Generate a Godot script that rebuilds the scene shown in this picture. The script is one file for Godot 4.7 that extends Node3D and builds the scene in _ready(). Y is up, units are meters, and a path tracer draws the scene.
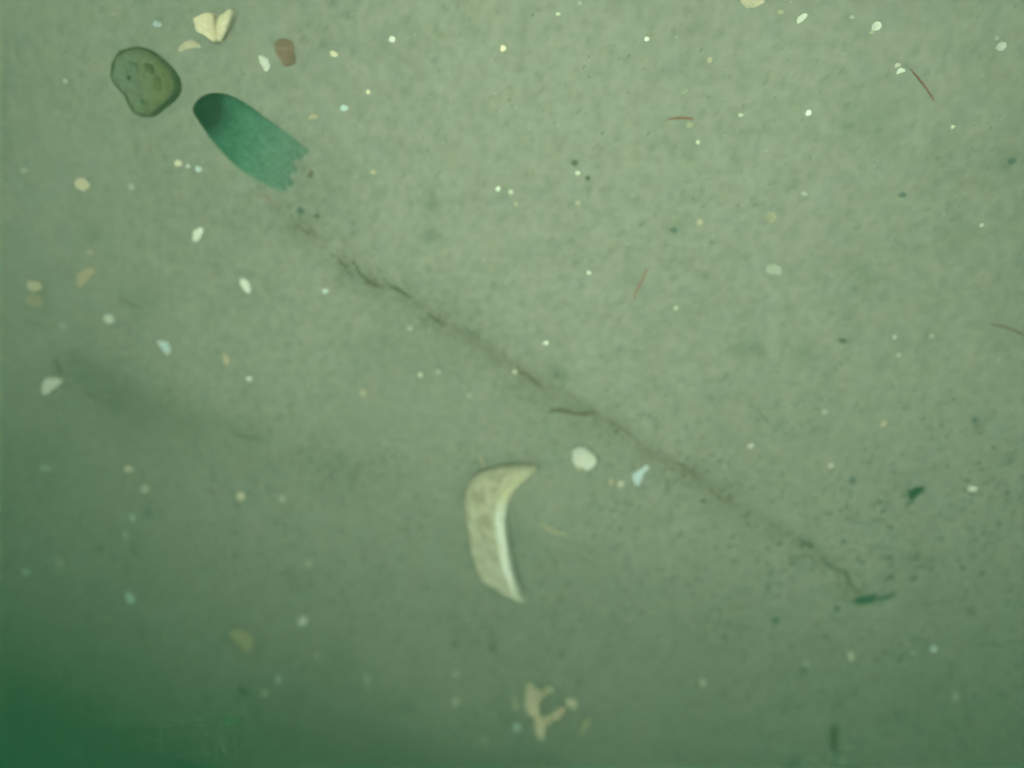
extends Node3D
# A silty seabed seen by a diver's camera through dim green water.

const W := 1024.0
const H := 768.0
const HEIGHT := 0.5                      # camera above the mud, metres
var tan_half := 0.577
var cam_basis := Basis()
var cam_at := Vector3(0, HEIGHT, 0)
var rng := RandomNumberGenerator.new()
var names := {}
var mats := {}
var big := FastNoiseLite.new()
var mid := FastNoiseLite.new()
var fine := FastNoiseLite.new()
var trail := PackedVector2Array()
var trail_b := PackedVector2Array()
var stains := []

# ------------------------------------------------------------------ helpers
func ray(px: float, py: float) -> Vector3:
	return cam_basis * Vector3((px - W / 2) / (H / 2) * tan_half, (H / 2 - py) / (H / 2) * tan_half, -1.0)

func flat_spot(px: float, py: float) -> Vector2:
	var d := ray(px, py)
	var k := -cam_at.y / d.y
	return Vector2(cam_at.x + d.x * k, cam_at.z + d.z * k)

func spot(px: float, py: float, above := 0.0) -> Vector3:          # where that place of the seabed lies
	var d := ray(px, py)
	var y := 0.0
	var p := Vector3.ZERO
	for i in 4:
		var k := (y - cam_at.y) / d.y
		p = cam_at + d * k
		y = bed_height(p.x, p.z) + above
	p.y = y - above
	return p

func px_size(px: float, py: float) -> float:          # metres that a pixel spans there, across
	return (spot(px + 2, py) - spot(px - 2, py)).length() / 4.0

func turn_of(px: float, py: float, deg: float) -> float:   # the heading on the bed of a direction in the picture
	var a := deg_to_rad(deg)
	var v := spot(px + cos(a) * 3, py + sin(a) * 3) - spot(px - cos(a) * 3, py - sin(a) * 3)
	return atan2(-v.z, v.x)

func numbered(called: String) -> String:
	if not names.has(called):
		names[called] = 0
		return called
	names[called] += 1
	return "%s_%03d" % [called, names[called]]

func tag(o: Node3D, label: String, category: String, group := "", kind := "") -> void:
	if label: o.set_meta("label", label)
	if category: o.set_meta("category", category)
	if group: o.set_meta("group", group)
	if kind: o.set_meta("kind", kind)

func thing(called: String, label: String, category: String, at: Vector3, turn := 0.0, group := "") -> Node3D:
	var o := Node3D.new()
	o.name = numbered(called)
	add_child(o, true)
	o.position = at
	o.rotation.y = turn
	tag(o, label, category, group)
	return o

func mesh_node(called: String, m: Mesh, mat: Material, parent: Node3D = null) -> MeshInstance3D:
	var o := MeshInstance3D.new()
	o.name = called if parent else numbered(called)
	o.mesh = m
	o.material_override = mat
	o.cast_shadow = GeometryInstance3D.SHADOW_CASTING_SETTING_ON
	(parent if parent else self).add_child(o, true)
	return o

func paint(key: String, c: Color, rough := 0.8, bump := 0.15, scale := 60.0, light_through := 0.0) -> StandardMaterial3D:
	if mats.has(key): return mats[key]
	var m := StandardMaterial3D.new()
	m.resource_name = key
	m.albedo_color = c.linear_to_srgb()
	m.roughness = rough
	m.metallic_specular = 0.25
	m.vertex_color_use_as_albedo = true
	m.albedo_texture = noise_tex("mottle", 256, 0.035, Color(0.90, 0.89, 0.86), Color(1, 1, 1), false, 11)
	m.uv1_triplanar = true
	m.uv1_world_triplanar = true
	m.uv1_scale = Vector3.ONE * scale * 0.4
	if bump > 0.0:
		m.heightmap_enabled = true
		m.heightmap_texture = noise_tex("rough", 256, 0.05, Color(0, 0, 0), Color(1, 1, 1), false, 12)
		m.heightmap_scale = bump
	if light_through > 0.0:
		m.backlight_enabled = true
		m.backlight = Color(light_through, light_through, light_through)
	mats[key] = m
	return m

var tex := {}
func noise_tex(key: String, size: int, freq: float, a: Color, b: Color, normal := false, seed_ := 1) -> NoiseTexture2D:
	if tex.has(key): return tex[key]
	var n := FastNoiseLite.new()
	n.seed = seed_
	n.frequency = freq
	n.fractal_type = FastNoiseLite.FRACTAL_FBM
	n.fractal_octaves = 4
	var t := NoiseTexture2D.new()
	t.width = size
	t.height = size
	t.seamless = true
	t.noise = n
	t.as_normal_map = normal
	if not normal:
		var g := Gradient.new()
		g.set_color(0, a)
		g.set_color(1, b)
		g.set_offset(0, 0.2)
		g.set_offset(1, 0.75)
		t.color_ramp = g
	tex[key] = t
	return t

func seg_dist(p: Vector2, line: PackedVector2Array) -> float:
	var best := 1e9
	for i in line.size() - 1:
		var q := Geometry2D.get_closest_point_to_segment(p, line[i], line[i + 1])
		best = minf(best, q.distance_squared_to(p))
	return sqrt(best)

# ------------------------------------------------------------------ the seabed
func side_of(p: Vector2, line: PackedVector2Array) -> float:    # metres beyond the straight line through a trail's ends, on its far side
	var a := line[0]
	var b := line[line.size() - 1]
	var n := (b - a).orthogonal().normalized()
	if n.dot(far_point - a) < 0.0: n = -n
	return n.dot(p - a)
var far_point := Vector2.ZERO

func bed_height(x: float, z: float) -> float:
	var p := Vector2(x, z)
	var h := big.get_noise_2d(x, z) * 0.010 + mid.get_noise_2d(x, z) * 0.0022
	if trail.size() and p.length() < 2.0:
		var d := seg_dist(p, trail)
		var s := side_of(p, trail)
		h -= 0.0022 * exp(-pow(d / 0.0042, 2.0)) * (0.55 + 0.9 * mid.get_noise_2d(x * 2.3 + 9.0, z * 2.3))
		h += 0.0012 * exp(-pow((d - 0.009) / 0.005, 2.0))
		h -= 0.004 * smoothstep(0.0, 0.035, s)
		var d2 := seg_dist(p, trail_b)
		var s2 := side_of(p, trail_b)
		h -= 0.0022 * exp(-pow(d2 / 0.007, 2.0)) * (0.5 + 0.9 * mid.get_noise_2d(x * 2.3 - 4.0, z * 2.3))
		h -= 0.009 * smoothstep(-0.005, 0.05, s2) + 0.30 * pow(maxf(s2 - 0.05, 0.0), 2.0)
	return h

func axis(lo: float, hi: float, step: float, reach: float) -> PackedFloat32Array:
	var out := PackedFloat32Array()
	var before := []
	var v := lo
	var s := step
	while v > -reach:
		s *= 1.22
		v -= s
		before.append(v)
	before.reverse()
	for b in before: out.append(b)
	v = lo
	while v < hi:
		out.append(v)
		v += step
	s = step
	while v < reach:
		out.append(v)
		s *= 1.22
		v += s
	return out

func build_seabed() -> void:
	var lo := Vector2(1e9, 1e9)
	var hi := Vector2(-1e9, -1e9)
	for c in [[-20, -20], [W + 20, -20], [-20, H + 20], [W + 20, H + 20], [W / 2, H + 20], [-20, H / 2]]:
		var p := flat_spot(c[0], c[1])
		lo = lo.min(p)
		hi = hi.max(p)
	var xs := axis(lo.x, hi.x, 0.0024, 12.0)
	var zs := axis(lo.y, hi.y, 0.0024, 12.0)
	var nx := xs.size()
	var nz := zs.size()
	print("bed ", lo, hi, " ", nx, "x", nz)
	var v := PackedVector3Array()
	var c := PackedColorArray()
	v.resize(nx * nz)
	c.resize(nx * nz)
	var patchy := FastNoiseLite.new()
	patchy.seed = 77
	patchy.frequency = 26.0
	patchy.fractal_octaves = 3
	var spots := FastNoiseLite.new()
	spots.seed = 78
	spots.frequency = 95.0
	spots.fractal_octaves = 3
	var hue := FastNoiseLite.new()
	hue.seed = 79
	hue.frequency = 40.0
	for j in nz:
		for i in nx:
			var x := xs[i]
			var z := zs[j]
			v[j * nx + i] = Vector3(x, bed_height(x, z) + fine.get_noise_2d(x, z) * 0.0003, z)
			var k := 1.0 + 0.085 * patchy.get_noise_2d(x, z)
			var t := spots.get_noise_2d(x, z)
			k -= 0.22 * smoothstep(0.22, 0.55, t) * (0.6 + 0.8 * patchy.get_noise_2d(x * 0.5, z * 0.5))
			var u := hue.get_noise_2d(x, z) * 0.05
			var col := Color(SILT.r * (1.0 + u), SILT.g, SILT.b * (1.0 - u)) * k
			var p := Vector2(x, z)
			if p.length() < 1.6:
				for s in stains:          # rotted matter lying in the furrows and in small patches
					var q := absf(p.x - s[0].x) + absf(p.y - s[0].y)
					if q < s[1] * 3.5:
						var w: float = s[3] * exp(-pow(p.distance_to(s[0]) / s[1], 2.0)) * (0.75 + 0.5 * t)
						col = col.lerp(s[2], clampf(w, 0.0, 1.0))
			c[j * nx + i] = col
	var idx := PackedInt32Array()
	idx.resize((nx - 1) * (nz - 1) * 6)
	var at := 0
	for j in nz - 1:
		for i in nx - 1:
			var a := j * nx + i
			idx[at] = a
			idx[at + 1] = a + 1
			idx[at + 2] = a + nx
			idx[at + 3] = a + 1
			idx[at + 4] = a + nx + 1
			idx[at + 5] = a + nx
			at += 6
	var arr := []
	arr.resize(Mesh.ARRAY_MAX)
	arr[Mesh.ARRAY_VERTEX] = v
	arr[Mesh.ARRAY_COLOR] = c
	arr[Mesh.ARRAY_INDEX] = idx
	var raw := ArrayMesh.new()
	raw.add_surface_from_arrays(Mesh.PRIMITIVE_TRIANGLES, arr)
	var st := SurfaceTool.new()
	st.create_from(raw, 0)
	st.generate_normals()
	var m := StandardMaterial3D.new()
	m.resource_name = "silt"
	m.vertex_color_use_as_albedo = true
	m.roughness = 1.0
	m.metallic_specular = 0.05
	m.albedo_texture = noise_tex("silt_grain", 1024, 0.03, Color(0.93, 0.93, 0.93), Color(1, 1, 0.995), false, 21)
	m.uv1_triplanar = true
	m.uv1_world_triplanar = true
	m.uv1_scale = Vector3.ONE * 2.7
	m.heightmap_enabled = true
	m.heightmap_texture = noise_tex("silt_relief", 1024, 0.05, Color(0, 0, 0), Color(1, 1, 1), false, 22)
	m.heightmap_scale = 0.04
	var o := mesh_node("seabed", st.commit(), m)
	tag(o, "", "", "", "structure")

# ------------------------------------------------------------------ shapes
# a lump on a bed of its own: an uneven flattened ball, length 1 along x, width 1 along z, height 1
func lump(seed_: int, angular: float, lon := 10, lat := 6) -> ArrayMesh:
	var r := RandomNumberGenerator.new()
	r.seed = seed_
	var n := FastNoiseLite.new()
	n.seed = seed_
	n.frequency = 0.9
	var st := SurfaceTool.new()
	st.begin(Mesh.PRIMITIVE_TRIANGLES)
	st.set_smooth_group(0 if angular < 0.5 else -1)
	var cuts := []
	for k in 5:
		var a := r.randf() * TAU
		cuts.append([Vector3(cos(a), r.randf_range(-0.1, 0.5), sin(a)).normalized(), r.randf_range(0.32, 0.5)])
	var grid := []
	for j in lat + 1:
		var row := []
		var t := PI * j / lat
		for i in lon:
			var f := TAU * i / lon
			var d := Vector3(sin(t) * cos(f), cos(t), sin(t) * sin(f))
			var p := d * 0.5 * (1.0 + 0.35 * n.get_noise_3dv(d * 1.3))
			if angular > 0.0:
				for c in cuts:
					var over: float = p.dot(c[0]) - c[1]
					if over > 0.0: p -= c[0] * over * minf(angular * 1.4, 1.0)
			row.append(p)
		grid.append(row)
	for j in lat:
		for i in lon:
			var i2 := (i + 1) % lon
			tri(st, grid[j][i], grid[j][i2], grid[j + 1][i])
			tri(st, grid[j][i2], grid[j + 1][i2], grid[j + 1][i])
	st.generate_normals()
	return st.commit()

func tri(st: SurfaceTool, a: Vector3, b: Vector3, c: Vector3, ca := Color.WHITE, cb := Color.WHITE, cc := Color.WHITE) -> void:
	st.set_color(ca)
	st.add_vertex(a)
	st.set_color(cb)
	st.add_vertex(b)
	st.set_color(cc)
	st.add_vertex(c)

# a curved flake, like a slice of a valve: bent along its length, cupped across
func flake(seed_: int, bend: float, cup: float) -> ArrayMesh:
	var r := RandomNumberGenerator.new()
	r.seed = seed_
	var st := SurfaceTool.new()
	st.begin(Mesh.PRIMITIVE_TRIANGLES)
	st.set_smooth_group(-1)
	var n := 10
	var rows := []
	for i in n + 1:
		var u := float(i) / n
		var wide := pow(sin(PI * clampf(u * 0.92 + 0.04, 0, 1)), 0.55) * r.randf_range(0.85, 1.08)
		var cx := (u - 0.5)
		var cz := bend * (4.0 * (u - 0.5) * (u - 0.5) - 0.4)
		var row := []
		for k in 5:
			var w := (k / 4.0 - 0.5)
			row.append(Vector3(cx, 0.5 * cup * (1.0 - 4.0 * w * w) * wide + 0.06, cz + w * wide))
		for k in range(4, -1, -1):
			var w := (k / 4.0 - 0.5)
			row.append(Vector3(cx, 0.5 * cup * (1.0 - 4.0 * w * w) * wide - 0.28, cz + w * wide * 0.94))
		rows.append(row)
	for i in n:
		for k in 10:
			var k2 := (k + 1) % 10
			tri(st, rows[i][k], rows[i + 1][k], rows[i][k2])
			tri(st, rows[i][k2], rows[i + 1][k], rows[i + 1][k2])
	for k in range(1, 9):
		tri(st, rows[0][0], rows[0][k], rows[0][k + 1])
		tri(st, rows[n][0], rows[n][k + 1], rows[n][k])
	st.generate_normals()
	return st.commit()

# a tube through points (x, y, z, radius), closed ends
func tube(pts: Array, sides := 6, wob := 0.0) -> ArrayMesh:
	var curve := Curve3D.new()
	for i in pts.size():
		var before: Vector3 = pts[maxi(i - 1, 0)][0]
		var after: Vector3 = pts[mini(i + 1, pts.size() - 1)][0]
		var t := (after - before) / 6.0
		curve.add_point(pts[i][0], -t, t)
	var n := maxi(8, pts.size() * 5)
	var st := SurfaceTool.new()
	st.begin(Mesh.PRIMITIVE_TRIANGLES)
	st.set_smooth_group(1)
	var rings := []
	for i in n + 1:
		var u := float(i) / n * (pts.size() - 1)
		var k := mini(int(u), pts.size() - 2)
		var p := curve.sample(k, u - k)
		var q := curve.sample(mini(int(minf(u + 0.05, pts.size() - 1.001)), pts.size() - 2), fposmod(minf(u + 0.05, pts.size() - 1.001), 1.0))
		var o := curve.sample(mini(int(maxf(u - 0.05, 0.0)), pts.size() - 2), fposmod(maxf(u - 0.05, 0.0), 1.0))
		var dir := (q - o).normalized()
		var side := dir.cross(Vector3.UP).normalized()
		var up := side.cross(dir).normalized()
		var rad: float = lerpf(pts[k][1], pts[k + 1][1], u - k) * (1.0 + wob * sin(i * 2.4) * 0.5 + wob * sin(i * 5.1 + 1.0) * 0.5)
		p += side * wob * rad * 1.3 * sin(i * 1.7)
		var ring := []
		for s in sides:
			var a := TAU * s / sides
			ring.append(p + side * cos(a) * rad + up * sin(a) * rad)
		rings.append(ring)
	for i in n:
		for s in sides:
			var s2 := (s + 1) % sides
			tri(st, rings[i][s], rings[i][s2], rings[i + 1][s])
			tri(st, rings[i][s2], rings[i + 1][s2], rings[i + 1][s])
	for s in range(1, sides - 1):
		tri(st, rings[0][0], rings[0][s + 1], rings[0][s])
		tri(st, rings[n][0], rings[n][s], rings[n][s + 1])
	st.generate_normals()
	return st.commit()

func resample(pts: PackedVector2Array, n: int) -> PackedVector2Array:
	var total := 0.0
	for i in pts.size() - 1: total += pts[i].distance_to(pts[i + 1])
	var out := PackedVector2Array()
	for k in n + 1:
		var want := total * k / n
		var p := pts[pts.size() - 1]
		for i in pts.size() - 1:
			var l := pts[i].distance_to(pts[i + 1])
			if want <= l + 1e-9:
				p = pts[i].lerp(pts[i + 1], want / maxf(l, 1e-9))
				break
			want -= l
		out.append(p)
	return out

func smoothed(pts: PackedVector2Array, closed: bool, times := 1) -> PackedVector2Array:
	for q in times:
		var out := PackedVector2Array()
		var n := pts.size()
		if not closed: out.append(pts[0])
		for i in n if closed else n - 1:
			var a := pts[i]
			var b := pts[(i + 1) % n]
			out.append(a.lerp(b, 0.25))
			out.append(a.lerp(b, 0.75))
		if not closed: out.append(pts[n - 1])
		pts = out
	return pts

func on_bed(pix: Array, centre: Vector3, sx := 1.0, ox := 0.0, oy := 0.0, above := 0.0) -> PackedVector2Array:
	var out := PackedVector2Array()
	for p in pix:
		var w := spot(p[0] / sx + ox, p[1] / sx + oy, above) - centre
		out.append(Vector2(w.x, w.z))
	return out

# a solid strip between two edges; profile(u, w) gives its height, shade(u, w) its colour; from w0 to w1 across
func strip(a: PackedVector2Array, b: PackedVector2Array, nu: int, nw: int, profile: Callable, shade: Callable, low: float, w0 := 0.0, w1 := 1.0, u0 := 0.0, u1 := 1.0, lie := Vector3.INF) -> ArrayMesh:
	var ea := resample(a, 200)
	var eb := resample(b, 200)
	var st := SurfaceTool.new()
	st.begin(Mesh.PRIMITIVE_TRIANGLES)
	st.set_smooth_group(1)
	var top := []
	var bot := []
	var col := []
	for i in nu + 1:
		var u := lerpf(u0, u1, float(i) / nu)
		var k := int(round(u * 200))
		var rt := []
		var rb := []
		var rc := []
		for j in nw + 1:
			var w := lerpf(w0, w1, float(j) / nw)
			var p := ea[k].lerp(eb[k], w)
			var h: float = profile.call(u, w)
			if lie.is_finite(): h += bed_height(lie.x + p.x, lie.z + p.y) - lie.y
			rt.append(Vector3(p.x, h, p.y))
			rb.append(Vector3(p.x, minf(low, h - 0.0004), p.y))
			rc.append(shade.call(u, w))
		top.append(rt)
		bot.append(rb)
		col.append(rc)
	for i in nu:
		for j in nw:
			quad(st, top[i][j], top[i][j + 1], top[i + 1][j + 1], top[i + 1][j], col[i][j], col[i][j + 1], col[i + 1][j + 1], col[i + 1][j])
			quad(st, bot[i][j + 1], bot[i][j], bot[i + 1][j], bot[i + 1][j + 1], col[i][j + 1], col[i][j], col[i + 1][j], col[i + 1][j + 1])
		quad(st, bot[i][0], top[i][0], top[i + 1][0], bot[i + 1][0], col[i][0], col[i][0], col[i + 1][0], col[i + 1][0])
		quad(st, top[i][nw], bot[i][nw], bot[i + 1][nw], top[i + 1][nw], col[i][nw], col[i][nw], col[i + 1][nw], col[i + 1][nw])
	for j in nw:
		quad(st, top[0][j + 1], top[0][j], bot[0][j], bot[0][j + 1], col[0][j + 1], col[0][j], col[0][j], col[0][j + 1])
		quad(st, top[nu][j], top[nu][j + 1], bot[nu][j + 1], bot[nu][j], col[nu][j], col[nu][j + 1], col[nu][j + 1], col[nu][j])
	st.index()
	st.generate_normals()
	return st.commit()

func quad(st: SurfaceTool, a: Vector3, b: Vector3, c: Vector3, d: Vector3, ca: Color, cb: Color, cc: Color, cd: Color) -> void:
	tri(st, a, b, c, ca, cb, cc)
	tri(st, a, c, d, ca, cc, cd)

# a low solid with an outline that is seen from its middle everywhere; profile(s, angle) gives the height at share s of the way out
func plate(outline: PackedVector2Array, rings: int, profile: Callable, shade: Callable, low: float, s0 := 0.0, s1 := 1.0) -> ArrayMesh:
	var mid_ := Vector2.ZERO
	for p in outline: mid_ += p / outline.size()
	var n := outline.size()
	var st := SurfaceTool.new()
	st.begin(Mesh.PRIMITIVE_TRIANGLES)
	st.set_smooth_group(1)
	var top := []
	var col := []
	for k in rings + 1:
		var s := lerpf(s0, s1, float(k) / rings)
		var rt := []
		var rc := []
		for i in n:
			var d := outline[i] - mid_
			var p := mid_ + d * s
			rt.append(Vector3(p.x, profile.call(s, d.angle()), p.y))
			rc.append(shade.call(s, d.angle()))
		top.append(rt)
		col.append(rc)
	for k in rings:
		for i in n:
			var i2 := (i + 1) % n
			quad(st, top[k][i], top[k + 1][i], top[k + 1][i2], top[k][i2], col[k][i], col[k + 1][i], col[k + 1][i2], col[k][i2])
	for i in n:
		var i2 := (i + 1) % n
		var a: Vector3 = top[rings][i]
		var b: Vector3 = top[rings][i2]
		quad(st, a, Vector3(a.x, low, a.z), Vector3(b.x, low, b.z), b, col[rings][i], col[rings][i], col[rings][i2], col[rings][i2])
		if s0 > 0.0:
			var e: Vector3 = top[0][i]
			var f: Vector3 = top[0][i2]
			quad(st, Vector3(e.x, low, e.z), e, f, Vector3(f.x, low, f.z), col[0][i], col[0][i], col[0][i2], col[0][i2])
			quad(st, Vector3(a.x, low, a.z), Vector3(e.x, low, e.z), Vector3(f.x, low, f.z), Vector3(b.x, low, b.z), col[0][i], col[0][i], col[0][i2], col[0][i2])
		else:
			tri(st, Vector3(a.x, low, a.z), Vector3(mid_.x, low, mid_.y), Vector3(b.x, low, b.z), col[rings][i], col[0][i], col[rings][i2])
	st.index()
	st.generate_normals()
	return st.commit()

var SILT := Color(0.266, 0.243, 0.228)
var TONES := {}

func tone(key: String) -> StandardMaterial3D:
	var t = TONES[key]
	return paint("tone_" + key, t[0], t[1], 0.08, 200.0)

# a small loose piece: kind is chip, flake or round; length and width in pixels of the photo
func piece(called: String, kind: String, t: String, px: float, py: float, length: float, width: float, deg: float, label: String, category: String, group := "", high := 0.5) -> MeshInstance3D:
	var s := px_size(px, py)
	var v := rng.randi_range(0, 4)
	var key := kind + str(v)
	if not shapes.has(key):
		match kind:
			"chip": shapes[key] = lump(100 + v, 1.0)
			"round": shapes[key] = lump(200 + v, 0.3, 18, 12)
			"knob": shapes[key] = lump(250 + v, 0.16, 18, 12)
			"soft": shapes[key] = lump(300 + v, 0.0, 14, 8)
			"flake": shapes[key] = flake(400 + v, 0.12 + 0.06 * v, 0.5)
			"crescent": shapes[key] = flake(500 + v, 0.55, 0.6)
	if t == "white" and length < 9.0: t = ["white", "ivory", "ivory", "bone"][rng.randi_range(0, 3)]
	var o := mesh_node(called, shapes[key], tone(t))
	# how long the pixels lying along that heading are on the bed
	var a := deg_to_rad(deg)
	var along := spot(px + cos(a) * length / 2, py + sin(a) * length / 2) - spot(px - cos(a) * length / 2, py - sin(a) * length / 2)
	var across := spot(px - sin(a) * width / 2, py + cos(a) * width / 2) - spot(px + sin(a) * width / 2, py - cos(a) * width / 2)
	var l := along.length() * (0.84 if length < 12.0 else 0.90)
	var w := across.length() * (0.84 if length < 12.0 else 0.90)
	var h := minf(l, w) * high
	var at := spot(px, py, h * 0.35)
	at.y += h * 0.2
	o.transform = Transform3D(Basis(Vector3.UP, atan2(-along.z, along.x)) * Basis(Vector3(1, 0, 0.4).normalized(), rng.randf_range(-0.38, 0.38)) * Basis.from_scale(Vector3(l, h, w)), at)
	tag(o, label, category, group)
	return o
var shapes := {}

# a thread lying on the bed through pixels; radius in pixels at its start, middle, end
func thread(called: String, mat: Material, pix: Array, thick: float, label: String, category: String, group := "", lift := 0.6, wob := 0.15) -> MeshInstance3D:
	var c := spot(pix[pix.size() / 2][0], pix[pix.size() / 2][1])
	var s := px_size(pix[0][0], pix[0][1])
	var pts := []
	for i in pix.size():
		var u := float(i) / (pix.size() - 1)
		var rad := thick * s * (0.35 + 0.65 * sin(PI * clampf(0.12 + 0.76 * u, 0, 1)))
		var p := spot(pix[i][0], pix[i][1]) - c
		pts.append([p + Vector3(0, rad * lift, 0), rad])
	var o := mesh_node(called, tube(pts, 6, wob), mat)
	o.position = c
	tag(o, label, category, group)
	return o

# a tuft of rotting weed: a matted base with short limp strands
func tuft(px: float, py: float, wide: float, tall: float, deg: float, t: String, strands: int, label: String, seed_: int, called := "weed_tuft", category := "seaweed", group := "") -> void:
	var r := RandomNumberGenerator.new()
	r.seed = seed_
	var at := spot(px, py)
	var s := px_size(px, py)
	var o := thing(called, label, category, at, turn_of(px, py, deg), group)
	for k in 3:
		var base := mesh_node("matted_base", lump(seed_ * 3 + k, 0.0, 14, 8), tone(t), o)
		var share := [0.62, 0.45, 0.4][k] as float
		base.scale = Vector3(wide * s * share, minf(wide, tall) * s * 0.3, tall * s * share * 1.2)
		base.position = Vector3([0.0, 0.26, -0.25][k] * wide * s, 0.0006, [0.0, -0.18, 0.2][k] * tall * s)
		base.rotation.y = k * 0.9
	for k in strands + 5:
		var a := r.randf() * TAU
		var reach := r.randf_range(0.5, 1.05)
		var d := Vector3(cos(a) * wide, 0, sin(a) * tall) * s
		var bend := Vector3(-d.z, 0, d.x) * r.randf_range(-0.4, 0.4)
		var rad := s * r.randf_range(0.6, 1.1)
		mesh_node("strand", tube([[d * 0.1 + Vector3(0, 0.001, 0), rad], [d * 0.45 * reach + bend * 0.4 + Vector3(0, 0.0025, 0), rad], [d * reach + bend + Vector3(0, 0.0006, 0), rad * 0.4]], 5, 0.3), tone(t), o)

# ------------------------------------------------------------------ the larger things
func build_crescent_shell() -> void:
	var z := 3.84
	var at := spot(492, 535)
	var outer := on_bed([[452, 180], [383, 174], [300, 187], [235, 208], [190, 243], [174, 300], [178, 380], [193, 450], [208, 530], [222, 575], [243, 622], [287, 634], [316, 662], [350, 679], [405, 698]], at, z, 420, 420, 0.0075)
	var inner := on_bed([[453, 182], [411, 215], [370, 252], [338, 297], [326, 360], [328, 430], [340, 500], [355, 580], [372, 648], [409, 688]], at, z, 420, 420, 0.0075)
	outer = smoothed(outer, false, 2)
	inner = smoothed(inner, false, 2)
	var o := thing("crescent_shell", "large curved broken shell, olive crusted outside with a white inner edge, lying in the middle", "shell", at + Vector3(0, 0.0035, 0))
	var n := FastNoiseLite.new()
	n.seed = 5
	n.frequency = 9.0
	n.fractal_octaves = 4
	var ends := func(u): return pow(clampf(sin(PI * clampf(u, 0.0, 1.0)), 0.0, 1.0), 0.5)
	var body := func(u, w): return (0.0045 + 0.0066 * ends.call(u) * pow(sin(PI * clampf(w * 0.86 + 0.05, 0, 1)), 0.7) + 0.0005 * sin(w * 26.0 + 3.0 * u) + 0.0009 * n.get_noise_2d(u * 0.9, w * 0.3))
	var crust := func(u, w):
		var k: float = 0.5 + 1.3 * n.get_noise_2d(u * 1.1 + 3.0, w * 0.35)
		var clean := smoothstep(0.52, 0.95, u) * 0.75 + smoothstep(0.14, 0.0, u) * 0.35
		return Color(0.52, 0.44, 0.34).lerp(Color(0.92, 0.80, 0.72), clampf(k * 0.6 + clean * 0.6 + 0.5 * n.get_noise_2d(u * 7.0, w * 3.0) + 0.08, 0, 1))
	mesh_node("shell_wall", strip(outer, inner, 60, 14, body, crust, -0.012, 0.0, 0.72, 0.0, 1.0, at), paint("shell_crust", Color(1, 1, 1), 0.75, 0.25, 90.0), o)
	var lip := func(u, w): return 0.0008 + body.call(u, 0.72) + 0.0018 * sin(PI * clampf((w - 0.72) / 0.28, 0, 1)) - 0.002 * clampf((w - 0.72) / 0.28, 0, 1)
	mesh_node("inner_lip", strip(outer, inner, 50, 6, lip, func(u, w): return Color(0.62, 0.53, 0.40).lerp(Color(0.80, 0.77, 0.79), smoothstep(0.22, 0.36, u) * smoothstep(0.70, 0.80, w + 0.05 * n.get_noise_2d(u * 5.0, 2.0)) * (0.85 + 0.3 * n.get_noise_2d(u * 6.0, w * 4.0))), -0.012, 0.72, 1.0, 0.02, 0.985, at), paint("shell_nacre", Color(1, 1, 1), 0.4, 0.05, 60.0), o)
	for k in 3:
		var wa := 0.16 + 0.17 * k
		var rise := func(u, w): return body.call(u, w) + 0.0014 * sin(PI * clampf((w - wa) / 0.07, 0, 1)) * sin(PI * clampf((u - 0.5) / 0.47, 0, 1))
		mesh_node("growth_ridge", strip(outer, inner, 34, 4, rise, func(_u, _w): return Color(0.66, 0.6, 0.55), -0.001, wa, wa + 0.07, 0.52 + 0.02 * k, 0.95, at), paint("shell_nacre", Color(1, 1, 1)), o)
	thread("pale_stalk", tone("straw"), [[480, 454], [482, 460], [486, 469]], 1.5, "short straw coloured stalk poking out behind the large curved shell", "stalk", "", 1.6)

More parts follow.
